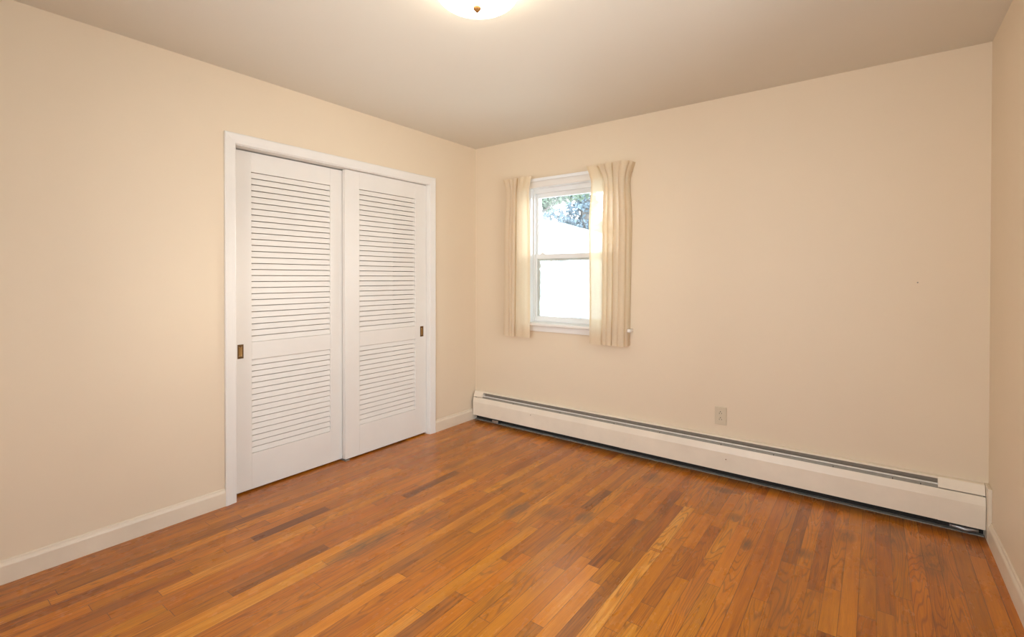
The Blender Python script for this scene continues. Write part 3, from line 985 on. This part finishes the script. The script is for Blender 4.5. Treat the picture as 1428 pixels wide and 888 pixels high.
# ------------------------------------------------------------------ ceiling lamp
LX, LY = 1.653, -1.885
lamp = tag(empty('ceiling_light', (LX, LY, H)), 'round lit white glass ceiling lamp with a brass finial', 'ceiling light')
bm = bmesh.new()
lathe(bm, [(0.0, 2.4399), (0.148, 2.4399), (0.152, 2.436), (0.152, 2.403), (0.147, 2.399), (0.0, 2.399)], LX, LY, 48)
obj('base_pan', bm, M['vinyl'], lamp, smooth=False)
bm = bmesh.new()
prof = []
for k in range(17):
    t = k / 16 * math.pi / 2
    prof.append((0.160 * math.cos(t), 2.391 - 0.055 * math.sin(t)))
prof = [(0.157, 2.393)] + prof
inner = [(max(0, r - 0.004), z + 0.004) for r, z in prof[1:]][::-1]
lathe(bm, prof + inner[1:] + [(0.157, 2.393)], LX, LY, 64)
bmesh.ops.remove_doubles(bm, verts=bm.verts[:], dist=1e-5)
obj('glass_dome', bm, M['lampglass'], lamp, smooth=True)
bm = bmesh.new()
lathe(bm, [(0.0, 2.3385), (0.0140, 2.3370), (0.0160, 2.3335), (0.0155, 2.3290), (0.0120, 2.3240), (0.0070, 2.3195), (0.0040, 2.3150), (0.0, 2.3135)], LX, LY, 24)
obj('finial', bm, M['gold'], lamp, smooth=True)
bm = bmesh.new()
tube(bm, [(LX, LY, 2.402), (LX, LY, 2.337)], 0.004, 10)
obj('stem', bm, M['gold'], lamp)

# ------------------------------------------------------------------ outside the window
bm = bmesh.new()
GZ = -0.7
n = 60
gv = [[None] * (n + 1) for _ in range(n + 1)]
for i in range(n + 1):
    for j in range(n + 1):
        x, y = -24 + 48 * i / n, 0.6 + 40 * j / n
        t = max(0.0, min(1.0, (y - 3.5) / 5.5))
        crest = max(1.0, min(3.7, 2.62 - 0.29 * (x + 4.5)))
        z = GZ + 0.25 * noise.noise(Vector((x * 0.15, y * 0.15, 0))) + (crest - GZ) * t * t * (3 - 2 * t)
        gv[i][j] = bm.verts.new((x, y, z))
for i in range(n):
    for j in range(n):
        bm.faces.new((gv[i][j], gv[i + 1][j], gv[i + 1][j + 1], gv[i][j + 1]))
tag(obj('ground', bm, M['ground'], smooth=True), 'pale ground outside the window, rising to a bright bank', 'ground', kind='structure')

def foliage(bm, rng, blobs, size):
    for (c, r, cnt) in blobs:
        for _ in range(cnt):
            d = Vector((rng.gauss(0, 1), rng.gauss(0, 1), rng.gauss(0, 1)))
            d.normalize()
            q = Vector(c) + Vector((d.x * r[0], d.y * r[1], d.z * r[2])) * (rng.random() ** 0.45)
            a = Vector((rng.gauss(0, 1), rng.gauss(0, 1), rng.gauss(0, 1))).normalized()
            b = a.cross(Vector((rng.gauss(0, 1), rng.gauss(0, 1), rng.gauss(0, 1)))).normalized()
            s = size * rng.uniform(0.6, 1.3)
            vs = [bm.verts.new(q + a * s), bm.verts.new(q + b * s * 0.45), bm.verts.new(q - a * s), bm.verts.new(q - b * s * 0.45)]
            bm.faces.new(vs)

def tree(label, trunk, tr, blobs, size, leaf, seed):
    rng = random.Random(seed)
    t = tag(empty('tree', trunk[0]), label, 'tree')
    bm = bmesh.new()
    tube(bm, trunk, tr, 10)
    for (c, r, cnt) in blobs:
        k = min(range(len(trunk)), key=lambda i: abs(trunk[i][2] - c[2] + 0.6))
        a = Vector(trunk[k])
        b = Vector(c)
        tube(bm, [a, a.lerp(b, 0.5) + Vector((0, 0, 0.1)), b], [0.05, 0.035, 0.015], 6)
    obj('trunk', bm, M['bark'], t)
    bm = bmesh.new()
    foliage(bm, rng, blobs, size)
    obj('foliage', bm, leaf, t, recalc=False)
    return t
tree('green leafy tree outside at the left of the upper pane', [(-5.9, 7.6, GZ), (-5.8, 7.6, 2.2), (-5.4, 7.6, 4.2), (-5.2, 7.6, 5.6)], [0.16, 0.13, 0.09, 0.04],
     [((-4.35, 7.6, 3.32), (0.45, 0.5, 0.27), 560), ((-3.75, 7.4, 3.40), (0.5, 0.5, 0.26), 520), ((-3.2, 7.5, 3.46), (0.4, 0.5, 0.22), 300), ((-5.0, 7.6, 3.9), (0.8, 0.7, 0.45), 300), ((-4.0, 7.6, 3.95), (1.0, 0.8, 0.35), 320)], 0.075, M['leaf'], 5)
tree('blue-green conifer outside at the right of the upper pane', [(-7.3, 15.6, GZ), (-7.3, 15.6, 3.0), (-7.25, 15.6, 6.2), (-7.2, 15.6, 9.0)], [0.26, 0.22, 0.16, 0.03],
     [((-7.4, 15.6, 4.45), (0.8, 0.9, 0.55), 620), ((-7.3, 15.6, 5.4), (1.0, 0.9, 0.55), 420), ((-7.9, 15.6, 3.7), (0.9, 0.9, 0.40), 420), ((-6.6, 15.6, 3.4), (1.0, 0.9, 0.5), 420), ((-7.3, 15.6, 6.8), (0.7, 0.7, 1.0), 350), ((-8.9, 15.6, 4.15), (0.7, 0.9, 0.30), 170)], 0.12, M['needle'], 9)
